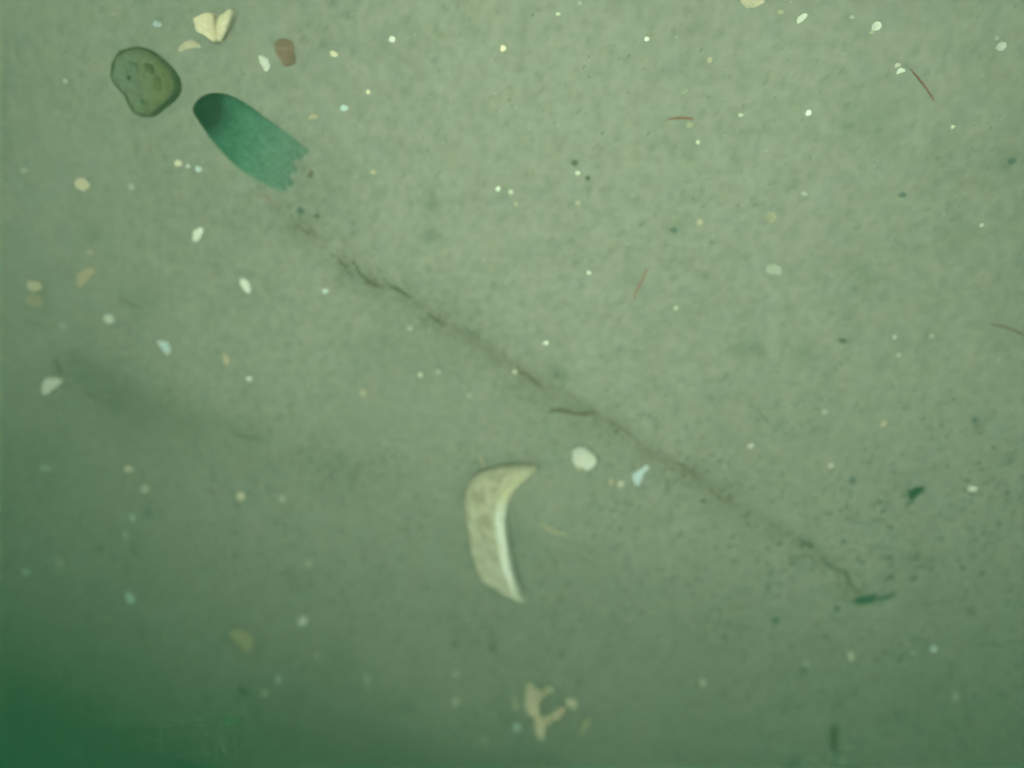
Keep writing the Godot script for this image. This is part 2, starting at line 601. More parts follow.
func build_olive_stone() -> void:
	var at := spot(146, 82)
	var px := [[458, 232], [478, 205], [505, 190], [560, 182], [620, 207], [680, 258], [718, 310], [728, 352], [704, 402], [652, 437], [622, 466], [590, 470], [556, 467], [530, 442], [510, 392], [478, 362], [438, 317], [443, 270]]
	var out := smoothed(on_bed(px, at, 4.0, 0, 0, 0.001), true, 2)
	var o := thing("olive_stone", "flat olive brown stone with a dark rim, alone near the top left corner", "stone", at)
	var n := FastNoiseLite.new()
	n.seed = 15
	n.frequency = 60.0
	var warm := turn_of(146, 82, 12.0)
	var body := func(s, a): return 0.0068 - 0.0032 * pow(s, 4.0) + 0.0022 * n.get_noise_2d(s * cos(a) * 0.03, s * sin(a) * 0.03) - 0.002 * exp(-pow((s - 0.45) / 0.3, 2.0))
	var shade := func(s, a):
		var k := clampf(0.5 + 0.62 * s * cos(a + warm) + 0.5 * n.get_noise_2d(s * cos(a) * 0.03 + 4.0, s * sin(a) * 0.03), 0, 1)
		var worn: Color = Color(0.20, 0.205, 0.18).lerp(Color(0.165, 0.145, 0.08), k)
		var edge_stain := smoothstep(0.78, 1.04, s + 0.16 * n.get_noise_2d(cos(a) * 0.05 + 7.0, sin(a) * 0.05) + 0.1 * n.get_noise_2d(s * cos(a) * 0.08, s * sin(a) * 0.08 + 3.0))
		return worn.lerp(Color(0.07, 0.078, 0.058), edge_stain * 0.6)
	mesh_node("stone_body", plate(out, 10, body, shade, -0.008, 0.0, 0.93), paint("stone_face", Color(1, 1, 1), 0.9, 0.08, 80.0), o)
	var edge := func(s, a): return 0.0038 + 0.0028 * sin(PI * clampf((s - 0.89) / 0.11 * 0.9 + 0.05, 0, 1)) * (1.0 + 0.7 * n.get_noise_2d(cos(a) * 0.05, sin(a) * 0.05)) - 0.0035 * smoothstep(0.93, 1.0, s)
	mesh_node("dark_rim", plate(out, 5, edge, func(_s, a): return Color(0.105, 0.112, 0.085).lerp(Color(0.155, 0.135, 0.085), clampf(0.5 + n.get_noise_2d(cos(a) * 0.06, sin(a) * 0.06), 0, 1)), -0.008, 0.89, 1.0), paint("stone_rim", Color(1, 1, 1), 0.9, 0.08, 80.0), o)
	for q in [[137, 68, 15, 9, 40, Color(0.19, 0.2, 0.175)], [140, 84, 17, 10, 60, Color(0.185, 0.195, 0.17)], [145, 103, 8, 6, 0, Color(0.2, 0.215, 0.19)], [162, 84, 16, 11, 70, Color(0.15, 0.13, 0.065)], [154, 69, 11, 8, 50, Color(0.13, 0.12, 0.065)], [134, 79, 5, 5, 0, Color(0.08, 0.09, 0.07)]]:
		var p := spot(q[0], q[1])
		var s := px_size(q[0], q[1])
		var m := mesh_node("crust_patch", lump(int(q[0]), 0.0, 12, 6), paint("crust" + str(q[0]), q[5], 0.9, 0.2, 80.0), o)
		m.position = p - at + Vector3(0, 0.0051, 0)
		m.rotation.y = turn_of(q[0], q[1], q[4])
		m.scale = Vector3(q[2] * s, 0.0045, q[3] * s)

func build_green_blade() -> void:
	var z := 3.492
	var at := spot(252, 140)
	var left := on_bed([[396, 384], [404, 404], [418, 425], [450, 474], [500, 538], [560, 592], [640, 642], [682, 662], [700, 672]], at, z, 80, 0, 0.001)
	var right := on_bed([[396, 384], [408, 350], [440, 328], [490, 322], [550, 343], [612, 385], [682, 435], [742, 480], [776, 510]], at, z, 80, 0, 0.001)
	left = smoothed(left, false, 2)
	right = smoothed(right, false, 2)
	var o := thing("green_seaweed", "smooth teal green seaweed blade with a blackish rounded tip and a torn far end", "seaweed", at)
	var torn := [0.0, 0.02, -0.004, 0.022, -0.012, 0.004, -0.03, -0.014, -0.04, -0.012, -0.03, -0.004, 0.006, -0.008, 0.012, 0.0]
	var n := FastNoiseLite.new()
	n.seed = 31
	n.frequency = 6.0
	var ea := resample(left, 200)
	var eb := resample(right, 200)
	var d0 := spot(207, 109, 0.004) - at
	var core := Vector2(d0.x, d0.z)
	var high := func(u, w): return 0.0014 + 0.0062 * pow(clampf(sin(PI * w), 0, 1), 0.6) * pow(clampf(u * 5.0, 0, 1), 0.5) * (1.0 - 0.72 * smoothstep(0.25, 1.0, u)) + 0.0016 * n.get_noise_2d(u * 0.7, w * 0.5) * u + 0.0005 * sin(w * 15.0 + 2.0 * u) * u
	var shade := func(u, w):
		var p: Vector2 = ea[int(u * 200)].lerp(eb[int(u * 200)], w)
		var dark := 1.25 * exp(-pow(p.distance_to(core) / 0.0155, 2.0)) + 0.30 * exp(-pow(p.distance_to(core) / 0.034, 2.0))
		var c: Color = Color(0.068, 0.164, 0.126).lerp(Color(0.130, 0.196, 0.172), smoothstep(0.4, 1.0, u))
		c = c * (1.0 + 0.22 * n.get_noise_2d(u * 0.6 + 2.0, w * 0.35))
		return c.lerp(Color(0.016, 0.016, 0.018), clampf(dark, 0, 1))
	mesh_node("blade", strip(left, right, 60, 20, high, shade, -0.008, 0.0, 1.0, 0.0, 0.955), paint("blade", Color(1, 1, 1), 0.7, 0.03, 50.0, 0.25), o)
	# the torn end: ragged teeth of the same sheet
	var dir := ((ea[200] + eb[200]) - (ea[185] + eb[185])).normalized()
	var teeth := [[0.0, 0.18, 0.0040], [0.16, 0.34, 0.0062], [0.33, 0.44, 0.0028], [0.43, 0.60, 0.0055], [0.60, 0.70, 0.0018], [0.69, 0.87, 0.0052], [0.86, 1.0, 0.0064]]
	for t in teeth:
		var a0: Vector2 = ea[191].lerp(eb[191], t[0])
		var a1: Vector2 = ea[191].lerp(eb[191], t[1])
		var tip: Vector2 = (a0 + a1) / 2.0 + dir * t[2] * 1.4 + (a1 - a0) * 0.1
		var l1 := PackedVector2Array([a0 - dir * 0.001, a0.lerp(tip, 0.5) - (a1 - a0) * 0.14, tip - (a1 - a0) * 0.24])
		var l2 := PackedVector2Array([a1 - dir * 0.001, a1.lerp(tip, 0.5) + (a1 - a0) * 0.14, tip + (a1 - a0) * 0.24])
		mesh_node("torn_tooth", strip(l1, l2, 8, 4, func(u, w): return 0.0022 + 0.0008 * sin(PI * w) - 0.0008 * u, func(_u, _w): return Color(0.136, 0.198, 0.174), -0.008), paint("blade", Color(1, 1, 1)), o)
	var tip_at := spot(210, 108)
	var s := px_size(210, 108)
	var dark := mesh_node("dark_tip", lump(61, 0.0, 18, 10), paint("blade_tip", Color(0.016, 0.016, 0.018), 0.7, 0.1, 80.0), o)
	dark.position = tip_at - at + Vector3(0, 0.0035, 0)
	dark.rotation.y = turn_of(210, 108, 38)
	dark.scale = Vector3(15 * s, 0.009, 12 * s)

func build_cream_shell() -> void:
	# the broken fan by the top edge: two ribbed pieces of one valve still joined at the hinge
	var at := spot(213, 27)
	var o := thing("broken_fan_shell", "cream broken fan shell with a raised right wing near the top left", "shell", at)
	var left := on_bed([[196, 20], [200, 33], [206, 35], [217, 43]], at)
	var right := on_bed([[198, 18], [208, 14], [216, 14], [221, 41]], at)
	var ribs := func(u, w): return 0.004 + 0.0022 * sin(PI * clampf(w * 0.8 + 0.1, 0, 1)) * (0.5 + 0.5 * u) + 0.0004 * sin(w * 30.0)
	mesh_node("fan_piece", strip(left, right, 14, 20, ribs, func(u, w): return Color(0.93, 0.76, 0.64).lerp(Color(0.74, 0.58, 0.42), clampf(w * u, 0, 1)), -0.001), paint("cream_shell", Color(1, 1, 1), 0.6, 0.12, 90.0), o)
	var l2 := on_bed([[222, 43], [219, 30], [221, 18], [232, 10]], at)
	var r2 := on_bed([[223, 43], [229, 32], [233, 22], [236, 13]], at)
	mesh_node("wing_piece", strip(l2, r2, 14, 10, func(u, w): return 0.004 + 0.003 * w * sin(PI * clampf(u * 0.8 + 0.15, 0, 1)), func(_u, w): return Color(0.72, 0.57, 0.42).lerp(Color(0.92, 0.78, 0.66), w), -0.001), paint("cream_shell", Color(1, 1, 1)), o)
	var h := mesh_node("hinge_knob", lump(41, 0.3), paint("cream_shell", Color(1, 1, 1)), o)
	h.position = spot(220, 38) - at + Vector3(0, 0.002, 0)
	h.scale = Vector3.ONE * 7.0 * px_size(220, 38)

func build_forked_fragment() -> void:
	var at := spot(545, 715)
	var s := px_size(545, 715)
	var o := thing("forked_coral", "pale yellow forked fragment shaped like a V, close to the bottom edge", "coral", at)
	var m := paint("coral", Color(0.95, 0.74, 0.59), 0.8, 0.06, 120.0)
	var arms := [[[[530, 683], 3.2], [[531, 700], 6.0], [[537, 716], 5.4], [[543, 736], 4.2]], [[[541, 724], 4.5], [[552, 716], 4.0], [[563, 710], 2.6]], [[[534, 706], 4.0], [[540, 695], 3.0], [[551, 688], 3.4]]]
	for a in arms:
		var pts := []
		for p in a:
			var w := spot(p[0][0], p[0][1]) - at
			pts.append([w + Vector3(0, 0.002, 0), p[1] * s * 0.62])
		mesh_node("branch", tube(pts, 9, 0.5), m, o)
	for p in [[536, 690], [527, 703], [540, 731], [556, 713], [530, 696], [537, 722], [547, 719], [532, 711], [545, 688], [562, 708]]:
		var k := mesh_node("knob", lump(int(p[0]), 0.6), [m, tone("tan"), paint("coral_pink", Color(0.8, 0.5, 0.45), 0.9, 0.06, 120.0), tone("ivory")][int(p[0]) % 4], o)
		k.position = spot(p[0], p[1]) - at + Vector3(0, 0.003, 0)
		k.scale = Vector3(rng.randf_range(6, 11), 5, rng.randf_range(6, 10)) * s
		k.rotation.y = rng.randf() * TAU

func build_grit() -> void:
	var r := RandomNumberGenerator.new()
	r.seed = 909
	var shape := lump(700, 1.0, 6, 4)
	sprinkle(r, shape, "pale_grit", 700, Color(0.46, 0.42, 0.38), Vector2(0.7, 1.5), Vector2(0.6, 1.0), "fine pale shell grit sprinkled over the mud", [])
	sprinkle(r, shape, "dark_grit", 4200, Color(0.125, 0.122, 0.108), Vector2(1.2, 5.2), Vector2(0.6, 1.6), "fine dark crumbs and fibres sprinkled over the mud", [])
	sprinkle(r, shape, "trail_litter", 2600, Color(0.14, 0.102, 0.084), Vector2(1.2, 5.0), Vector2(0.5, 1.1), "dark rotted litter gathered along the long trail", trail)
	sprinkle(r, shape, "furrow_litter", 1900, Color(0.11, 0.112, 0.09), Vector2(1.2, 4.6), Vector2(0.5, 1.1), "dark rotted litter gathered along the faint left furrow", trail_b, 0.011)

# crumbs too many to count: length and width ranges in millimetres, over the whole view or close to a furrow
func sprinkle(r: RandomNumberGenerator, shape: Mesh, called: String, count: int, c: Color, long: Vector2, wide: Vector2, label: String, line: PackedVector2Array, spread := 0.0036) -> void:
	var mm := MultiMesh.new()
	mm.transform_format = MultiMesh.TRANSFORM_3D
	mm.use_colors = true
	mm.mesh = shape
	mm.instance_count = count
	var clump := FastNoiseLite.new()
	clump.seed = 55
	clump.frequency = 14.0
	for i in count:
		var p := Vector3.ZERO
		var heading := r.randfn(0.75, 0.7)
		var far_grain := 1.0
		for tries in 12:
			if line.size():
				var k := r.randi_range(0, line.size() - 2)
				var q := line[k].lerp(line[k + 1], r.randf())
				var d := (line[k + 1] - line[k]).normalized()
				q += d.orthogonal() * r.randfn(0.0, spread if r.randf() < 0.65 else spread * 2.8)
				p = Vector3(q.x, bed_height(q.x, q.y), q.y)
				heading = atan2(-d.y, d.x) + r.randfn(0.0, 0.45)
			else:
				var py := pow(r.randf(), 0.62) * (H + 80) - 40
				p = spot(r.randf_range(-40, W + 40), py)
				far_grain = 0.8 + 0.95 * smoothstep(300.0, 560.0, py)
			if clump.get_noise_2d(p.x, p.z) > (r.randf_range(-0.6, 0.3) if line.size() else r.randf_range(-0.55, 0.35)): break
		var l := r.randf_range(long.x, long.y) * 0.001
		var w := r.randf_range(wide.x, wide.y) * 0.001
		mm.set_instance_transform(i, Transform3D(Basis(Vector3.UP, heading) * Basis.from_scale(Vector3(l * far_grain, 0.0007, w * far_grain)), p))
		mm.set_instance_color(i, Color(1, 1, 1) * r.randf_range(0.8, 1.75) / far_grain)
	var o := MultiMeshInstance3D.new()
	o.name = called
	o.multimesh = mm
	o.material_override = paint(called, c, 0.9, 0.0)
	add_child(o, true)
	tag(o, label, "litter" if line.size() else "grit", "", "stuff")

# ------------------------------------------------------------------ the scene
func _ready() -> void:
	# camera: held upside down, looking down and away, so that the foot of the picture is the far side
	var cam := Camera3D.new()
	cam.name = "camera"
	cam.near = 0.01
	cam.far = 60.0
	var lens := CameraAttributesPhysical.new()
	lens.frustum_focal_length = 20.5
	lens.frustum_near = 0.01
	lens.frustum_far = 60.0
	lens.frustum_focus_distance = 0.405
	lens.exposure_aperture = 1.6
	cam.attributes = lens
	add_child(cam)
	cam.current = true
	tan_half = tan(deg_to_rad(cam.fov) / 2.0)
	print("fov ", cam.fov)
	var nadir := Vector3((570 - W / 2) / (H / 2) * tan_half, (H / 2 - 140) / (H / 2) * tan_half, -1.0).normalized()
	cam_basis = Basis(Quaternion(nadir, Vector3.DOWN))
	cam.transform = Transform3D(cam_basis, cam_at)

	# light that has come down through the sea: soft, greenish, from nearly overhead
	var env := Environment.new()
	env.background_mode = Environment.BG_SKY
	var sky := Sky.new()
	var sm := ProceduralSkyMaterial.new()
	sm.sky_top_color = Color(0.835, 0.935, 0.80)
	sm.sky_horizon_color = Color(0.42, 0.56, 0.44)
	sm.sky_curve = 0.12
	sm.ground_bottom_color = Color(0.05, 0.12, 0.08)
	sm.ground_horizon_color = Color(0.42, 0.56, 0.44)
	sm.sky_energy_multiplier = 3.0
	sky.sky_material = sm
	env.sky = sky
	env.tonemap_mode = Environment.TONE_MAPPER_LINEAR
	env.tonemap_exposure = 11.6
	env.sdfgi_enabled = true
	env.ssao_enabled = true
	env.ssil_enabled = true
	env.volumetric_fog_enabled = true
	env.volumetric_fog_density = 0.0
	var we := WorldEnvironment.new()
	we.name = "world"
	we.environment = env
	add_child(we)
	var sun := DirectionalLight3D.new()
	sun.name = "sun"
	sun.light_color = Color(0.875, 0.985, 0.84)
	sun.light_energy = 1.2
	sun.light_angular_distance = 12.0
	sun.shadow_enabled = true
	add_child(sun)

	# noises and the two furrows
	rng.seed = 4
	big.seed = 3
	big.frequency = 3.2
	big.fractal_octaves = 2
	mid.seed = 6
	mid.frequency = 30.0
	mid.fractal_octaves = 3
	fine.seed = 8
	fine.frequency = 130.0
	fine.fractal_octaves = 2
	far_point = flat_spot(200, 700)
	for p in [[250, 182], [300, 226], [345, 262], [375, 285], [412, 297], [443, 325], [480, 347], [522, 376], [560, 394], [612, 426], [648, 452], [690, 475], [735, 507], [800, 542], [830, 565], [855, 592]]:
		trail.append(flat_spot(p[0], p[1]))
	for p in [[58, 356], [84, 388], [130, 405], [190, 420], [240, 436], [300, 452], [345, 466], [420, 480]]:
		trail_b.append(flat_spot(p[0], p[1]))
	var toward := flat_spot(900, 40) - flat_spot(512, 384)
	sun.look_at_from_position(Vector3(toward.x * 1.0, 1.3, toward.y * 1.0), Vector3.ZERO, Vector3(0, 0, 1))

	for i in 17:
		var f := [[300, 232, 12], [345, 266, 14], [372, 284, 12], [405, 294, 12], [437, 321, 12], [474, 345, 16], [528, 379, 18], [556, 376, 8], [580, 412, 16], [612, 428, 14], [645, 452, 12], [692, 474, 13], [727, 501, 14], [806, 543, 12], [850, 586, 14], [750, 515, 12], [775, 530, 12]]
		stains.append([flat_spot(f[i][0], f[i][1]), f[i][2] * 0.0011, Color(0.15, 0.14, 0.11), 0.42])
	for f in [[310, 200, 40], [420, 330, 60], [560, 430, 60], [90, 398, 34], [130, 414, 40], [190, 430, 36], [250, 448, 40], [340, 474, 40]]:
		stains.append([flat_spot(f[0], f[1]), f[2] * 0.0009, Color(0.17, 0.165, 0.14), 0.5])
	for f in [[675, 230, 8, 0.5], [805, 352, 10, 0.5], [1012, 161, 10, 0.5], [862, 275, 14, 0.4], [745, 348, 12, 0.4], [758, 352, 8, 0.5], [975, 420, 8, 0.5], [1004, 455, 9, 0.4], [560, 375, 10, 0.4], [402, 728, 16, 0.45], [456, 646, 9, 0.5], [492, 650, 9, 0.5], [100, 548, 9, 0.5], [120, 428, 9, 0.4], [285, 596, 14, 0.45], [220, 655, 12, 0.5], [903, 560, 22, 0.3], [776, 621, 9, 0.4], [735, 634, 9, 0.35], [90, 236, 8, 0.5], [855, 118, 16, 0.3], [880, 130, 14, 0.3], [940, 150, 16, 0.3], [960, 235, 12, 0.3], [690, 150, 12, 0.25], [430, 236, 8, 0.4], [432, 204, 8, 0.35], [100, 390, 26, 0.35], [138, 300, 22, 0.3], [330, 690, 30, 0.25], [520, 560, 30, 0.2], [30, 470, 30, 0.25]]:
		stains.append([flat_spot(f[0], f[1]), f[2] * 0.0009, Color(0.12, 0.14, 0.11), f[3]])
	build_seabed()

	# the water: dim green and murky, one even body from the mud to above the diver
	var water := FogVolume.new()
	water.name = "sea_water"
	water.shape = RenderingServer.FOG_VOLUME_SHAPE_BOX
	water.size = Vector3(20, 0.64, 20)
	water.position = Vector3(0, 0.22, 0)
	var fog := FogMaterial.new()
	fog.density = 3.6
	fog.albedo = Color(0.00052, 0.0041, 0.0021).linear_to_srgb()
	water.material = fog
	add_child(water)
	tag(water, "", "", "", "structure")

	TONES = {
		"white": [Color(0.90, 0.84, 0.86), 0.5], "cream": [Color(0.90, 0.72, 0.60), 0.6], "blue": [Color(0.62, 0.70, 0.86), 0.4], "tan": [Color(0.52, 0.39, 0.28), 0.7],
		"pale": [Color(0.43, 0.42, 0.40), 0.7], "yellow": [Color(0.46, 0.39, 0.29), 0.7], "straw": [Color(0.46, 0.40, 0.27), 0.7], "green": [Color(0.11, 0.40, 0.12), 0.6],
		"weed": [Color(0.06, 0.112, 0.09), 0.8], "dark": [Color(0.115, 0.11, 0.09), 0.9], "ivory": [Color(0.68, 0.60, 0.56), 0.6], "bone": [Color(0.50, 0.46, 0.41), 0.7], "brown": [Color(0.175, 0.118, 0.095), 0.9], "red": [Color(0.30, 0.11, 0.10), 0.6], "rust": [Color(0.36, 0.20, 0.17), 0.9], "slate": [Color(0.11, 0.135, 0.14), 0.8],
	}
	build_crescent_shell()
	build_olive_stone()
	build_green_blade()
	build_cream_shell()
	build_forked_fragment()
	build_pieces()
	build_threads()
	build_grit()

# name, shape, tone, x, y, length, width (photo pixels), heading in the picture, label, category, group, height
func build_pieces() -> void:
	var chips := "pale shell chips scattered over the mud"
	var grains := "tiny pale grains scattered over the mud"
	var dots := "dark crumbs scattered over the mud"
	var L := [
		["shell_sliver", "crescent", "cream", 188, 46, 27, 10, -12, "cream white crescent sliver lying just below the broken fan shell", "shell chip", chips, 0.6],
		["shell_chip", "flake", "white", 264, 63, 18, 9, 65, "bright white oblong chip just left of the rust coloured lump", "shell chip", chips, 0.6],
		["shell_chip", "chip", "blue", 157, 24, 12, 7, 10, "faint bluish chip straight above the olive stone", "shell chip", chips, 0.5],
		["shell_chip", "chip", "white", 392, 39, 8, 8, 0, "small bright white chip alone near the top edge, right of the rusty lump", "shell chip", chips, 0.7],
		["shell_chip", "chip", "cream", 334, 54, 11, 7, 15, "faint cream chip between the rusty lump and the bright white chip near the top", "shell chip", chips, 0.5],
		["shell_chip", "chip", "blue", 344, 108, 10, 8, 0, "bluish white chip right of the tan flake above the green blade", "shell chip", chips, 0.6],
		["tan_flake", "flake", "tan", 313, 117, 11, 6, -10, "tan flake just off the upper side of the green blade", "shell chip", chips, 0.5],
		["shell_grain", "chip", "cream", 368, 92, 6, 6, 0, "faint cream grain up and right of the bluish white chip near the green blade", "grain", grains, 0.6],
		["shell_grain", "chip", "cream", 503, 48, 7, 9, 0, "cream grain alone near the top edge at the middle of the photo", "grain", grains, 0.6],
		["shell_grain", "chip", "tan", 373, 172, 8, 5, 0, "faint tan grain on bare mud right of the torn end of the green blade", "grain", grains, 0.5],
		["shell_grain", "round", "white", 498, 189, 6, 6, 0, "left grain of the close white pair on bare mud, above the middle of the trail", "grain", grains, 0.7],
		["shell_grain", "round", "white", 511, 192, 6, 6, 0, "right grain of the close white pair on bare mud, above the middle of the trail", "grain", grains, 0.7],
		["shell_grain", "chip", "white", 558, 14, 6, 5, 0, "tiny white grain by the top edge, right of the photo's middle", "grain", grains, 0.6],
		["shell_grain", "chip", "pale", 580, 3, 6, 6, 0, "pale grain touching the top edge, right of the photo's middle", "grain", grains, 0.6],
		["shell_grain", "chip", "white", 647, 39, 6, 6, 0, "tiny white grain near the top, left of the half hidden tan pebble", "grain", grains, 0.6],
		["shell_grain", "round", "white", 684, 91, 8, 8, 0, "round white grain directly above the short reddish thread", "grain", grains, 0.8],
		["shell_grain", "chip", "yellow", 690, 125, 9, 8, 0, "pale yellow grain touching the underside of the short reddish thread", "grain", grains, 0.6],
		["shell_grain", "chip", "white", 698, 142, 6, 6, 0, "small white grain below the yellow grain and the short reddish thread", "grain", grains, 0.6],
		["shell_grain", "chip", "white", 741, 115, 6, 5, 0, "faint white grain right of the short reddish thread", "grain", grains, 0.6],
		["shell_grain", "chip", "tan", 710, 60, 6, 8, 0, "tan grain above and right of the round white grain near the top", "grain", grains, 0.5],
		["shell_grain", "chip", "white", 578, 173, 7, 6, 0, "white grain just below a black crumb on bare mud", "grain", grains, 0.6],
		["shell_chip", "flake", "white", 802, 18, 14, 7, -42, "slanted white chip near the top edge, right of the half hidden tan pebble", "shell chip", chips, 0.6],
		["shell_grain", "chip", "yellow", 781, 12, 8, 6, 0, "faint yellowish grain between the tan pebble and the slanted white chip", "grain", grains, 0.5],
		["tan_pebble", "round", "cream", 753, 0, 27, 18, 0, "tan pebble cut off by the top edge of the photo", "pebble", "", 0.6],
		["shell_chip", "chip", "white", 877, 26, 14, 10, -35, "bright white chip with a tan foot, near the top edge on the right", "shell chip", chips, 0.7],
		["tan_flake", "chip", "tan", 872, 32, 8, 5, -25, "small tan flake under the bright white chip on the upper right", "shell chip", chips, 0.5],
		["shell_chip", "chip", "white", 898, 65, 8, 6, -10, "upper chip of the white pair at the head of the thin red thread", "shell chip", chips, 0.6],
		["shell_chip", "flake", "white", 901, 71, 11, 6, -20, "lower chip of the white pair at the head of the thin red thread", "shell chip", chips, 0.6],
		["shell_chip", "round", "white", 1002, 46, 12, 11, 0, "round white chip near the top right corner", "shell chip", chips, 0.7],
		["shell_grain", "chip", "pale", 997, 38, 6, 5, 0, "pale grain touching the top of the round white chip by the corner", "grain", grains, 0.5],
		["shell_chip", "chip", "white", 809, 113, 9, 7, -45, "small white chip on open mud, left of the thin red thread", "shell chip", chips, 0.6],
		["shell_grain", "chip", "pale", 852, 17, 7, 5, 0, "faint pale grain by the top edge between two bright white chips", "grain", grains, 0.5],
		["shell_grain", "chip", "white", 953, 127, 5, 5, 0, "tiny white grain below the tail of the thin red thread", "grain", grains, 0.6],
		["shell_grain", "chip", "pale", 24, 170, 9, 7, 0, "faint pale grain by the left edge below the olive stone", "grain", grains, 0.5],
		["shell_chip", "round", "cream", 81, 184, 15, 13, 0, "roundish cream chip on bare mud below the olive stone", "shell chip", chips, 0.7],
		["shell_grain", "chip", "pale", 131, 187, 8, 8, 0, "faint pale grain right of the roundish cream chip", "grain", grains, 0.6],
		["shell_chip", "chip", "cream", 178, 163, 9, 8, 0, "cream chip left of the green blade, first of three in a short row", "shell chip", chips, 0.6],
		["shell_grain", "chip", "white", 188, 166, 4, 4, 0, "tiny white grain in the middle of the short row left of the green blade", "grain", grains, 0.6],
		["shell_grain", "round", "blue", 198, 169, 7, 6, 0, "bluish grain at the right end of the short row left of the green blade", "grain", grains, 0.6],
		["shell_chip", "flake", "white", 197, 234, 16, 10, -65, "upright bright white chip below the green blade", "shell chip", chips, 0.6],
		["shell_chip", "flake", "white", 245, 286, 17, 9, 65, "bright white oblong chip left of the long trail, below the green blade", "shell chip", chips, 0.6],
		["shell_grain", "chip", "pale", 65, 81, 6, 6, 0, "tiny pale grain left of the olive stone", "grain", grains, 0.6],
		["shell_chip", "chip", "cream", 34, 286, 17, 12, 0, "cream chip by the left edge, resting against a dull yellowish lump", "shell chip", chips, 0.6],
		["yellow_lump", "round", "yellow", 34, 300, 22, 14, 0, "dull yellowish lump below the cream chip by the left edge", "lump", "", 0.35],
		["tan_flake", "flake", "tan", 84, 277, 24, 12, -52, "slanted tan flake right of the cream chip by the left edge", "shell chip", chips, 0.4],
		["shell_grain", "chip", "yellow", 90, 253, 8, 6, 0, "faint yellowish grain above the slanted tan flake", "grain", grains, 0.5],
		["shell_chip", "round", "white", 108, 319, 11, 10, 0, "round bright white chip below the slanted tan flake", "shell chip", chips, 0.7],
		["shell_chip", "flake", "blue", 164, 347, 18, 10, 50, "dull bluish flake right of the round white chip", "shell chip", chips, 0.4],
		["shell_grain", "chip", "tan", 226, 360, 8, 13, 0, "faint tan grain right of the dull bluish flake", "grain", grains, 0.4],
		["shell_grain", "round", "white", 249, 379, 5, 5, 0, "tiny white grain below the faint tan grain, left of the trail", "grain", grains, 0.8],
		["shell_chip", "flake", "white", 50, 386, 27, 13, -40, "long bright white oblong chip at the end of a dark hair by the left edge", "shell chip", chips, 0.6],
		["shell_grain", "chip", "pale", 62, 326, 8, 6, 0, "faint pale grain above the long bright oblong chip by the left edge", "grain", grains, 0.5],
		["shell_grain", "chip", "cream", 128, 469, 9, 7, 0, "cream grain above a white one in the dim lower left", "grain", grains, 0.6],
		["shell_grain", "chip", "white", 145, 489, 8, 8, 0, "white grain below a cream one in the dim lower left", "grain", grains, 0.7],
		["shell_grain", "chip", "blue", 132, 518, 7, 7, 0, "dull bluish grain beside a dark crumb in the dim lower left", "grain", grains, 0.5],
		["shell_grain", "chip", "pale", 125, 535, 8, 10, 0, "pale grain below the dull bluish one in the dim lower left", "grain", grains, 0.5],
		["shell_chip", "flake", "pale", 45, 469, 14, 7, 10, "faint greenish flake by the left edge below the long bright oblong chip", "shell chip", chips, 0.35],
		["shell_grain", "chip", "yellow", 59, 562, 8, 9, 0, "yellow green grain in the dim lower left, right of a faint bluish one", "grain", grains, 0.5],
		["shell_grain", "chip", "blue", 26, 572, 9, 6, 0, "faint bluish grain close to the left edge in the dim lower left", "grain", grains, 0.5],
		["shell_grain", "chip", "cream", 241, 496, 8, 8, 0, "faint cream grain left of the large curved shell, halfway to the left edge", "grain", grains, 0.5],
		["shell_chip", "flake", "blue", 130, 599, 15, 7, 80, "upright bluish white chip in the dim lower left", "shell chip", chips, 0.6],
		["tan_fragment", "flake", "tan", 242, 641, 30, 13, 50, "slanted tan fragment in the dim lower left beside a dark patch", "shell chip", chips, 0.5],
		["green_sliver", "flake", "green", 232, 722, 22, 6, 8, "bright green sliver near the bottom edge on the left", "seaweed", "", 0.5],
		["shell_grain", "chip", "pale", 27, 706, 9, 8, 0, "faint pale grain near the bottom left corner, the upper of two", "grain", grains, 0.5],
		["shell_grain", "chip", "blue", 72, 760, 8, 8, 0, "faint bluish grain on the bottom edge by the left corner, the lower of two", "grain", grains, 0.5],
		["shell_chip", "chip", "white", 303, 621, 11, 8, -40, "small white chip below left of the large curved shell", "shell chip", chips, 0.6],
		["shell_grain", "chip", "tan", 317, 656, 7, 7, 0, "faint tan grain below the small white chip left of the large curved shell", "grain", grains, 0.5],
		["shell_grain", "chip", "blue", 278, 679, 10, 5, 80, "upright bluish grain above a white dot near the bottom left", "grain", grains, 0.5],
		["shell_grain", "round", "white", 264, 694, 7, 6, 0, "white dot below the upright bluish grain near the bottom left", "grain", grains, 0.7],
		["shell_grain", "chip", "tan", 287, 675, 5, 6, 0, "tiny tan grain right of the upright bluish grain near the bottom left", "grain", grains, 0.5],
		["shell_chip", "flake", "pale", 366, 678, 18, 6, 75, "faint upright greenish flake between the white chip and the forked fragment", "shell chip", chips, 0.35],
		["shell_grain", "chip", "pale", 456, 674, 7, 8, 0, "faint pale grain above a white one, left of the forked fragment", "grain", grains, 0.5],
		["shell_grain", "chip", "white", 456, 702, 7, 7, 0, "white grain left of the forked fragment, below a faint pale one", "grain", grains, 0.6],
		["shell_grain", "chip", "yellow", 484, 740, 6, 11, 0, "upright yellowish grain below left of the forked fragment", "grain", grains, 0.5],
		["shell_grain", "chip", "pale", 282, 499, 8, 8, 0, "faint pale grain left of the large curved shell, nearer than the cream one", "grain", grains, 0.5],
		["shell_grain", "chip", "pale", 308, 563, 8, 8, 0, "faint pale grain left of the lower end of the large curved shell", "grain", grains, 0.5],
		["shell_chip", "chip", "yellow", 363, 393, 9, 8, 0, "yellowish white chip below the long trail, left of the photo's middle", "shell chip", chips, 0.6],
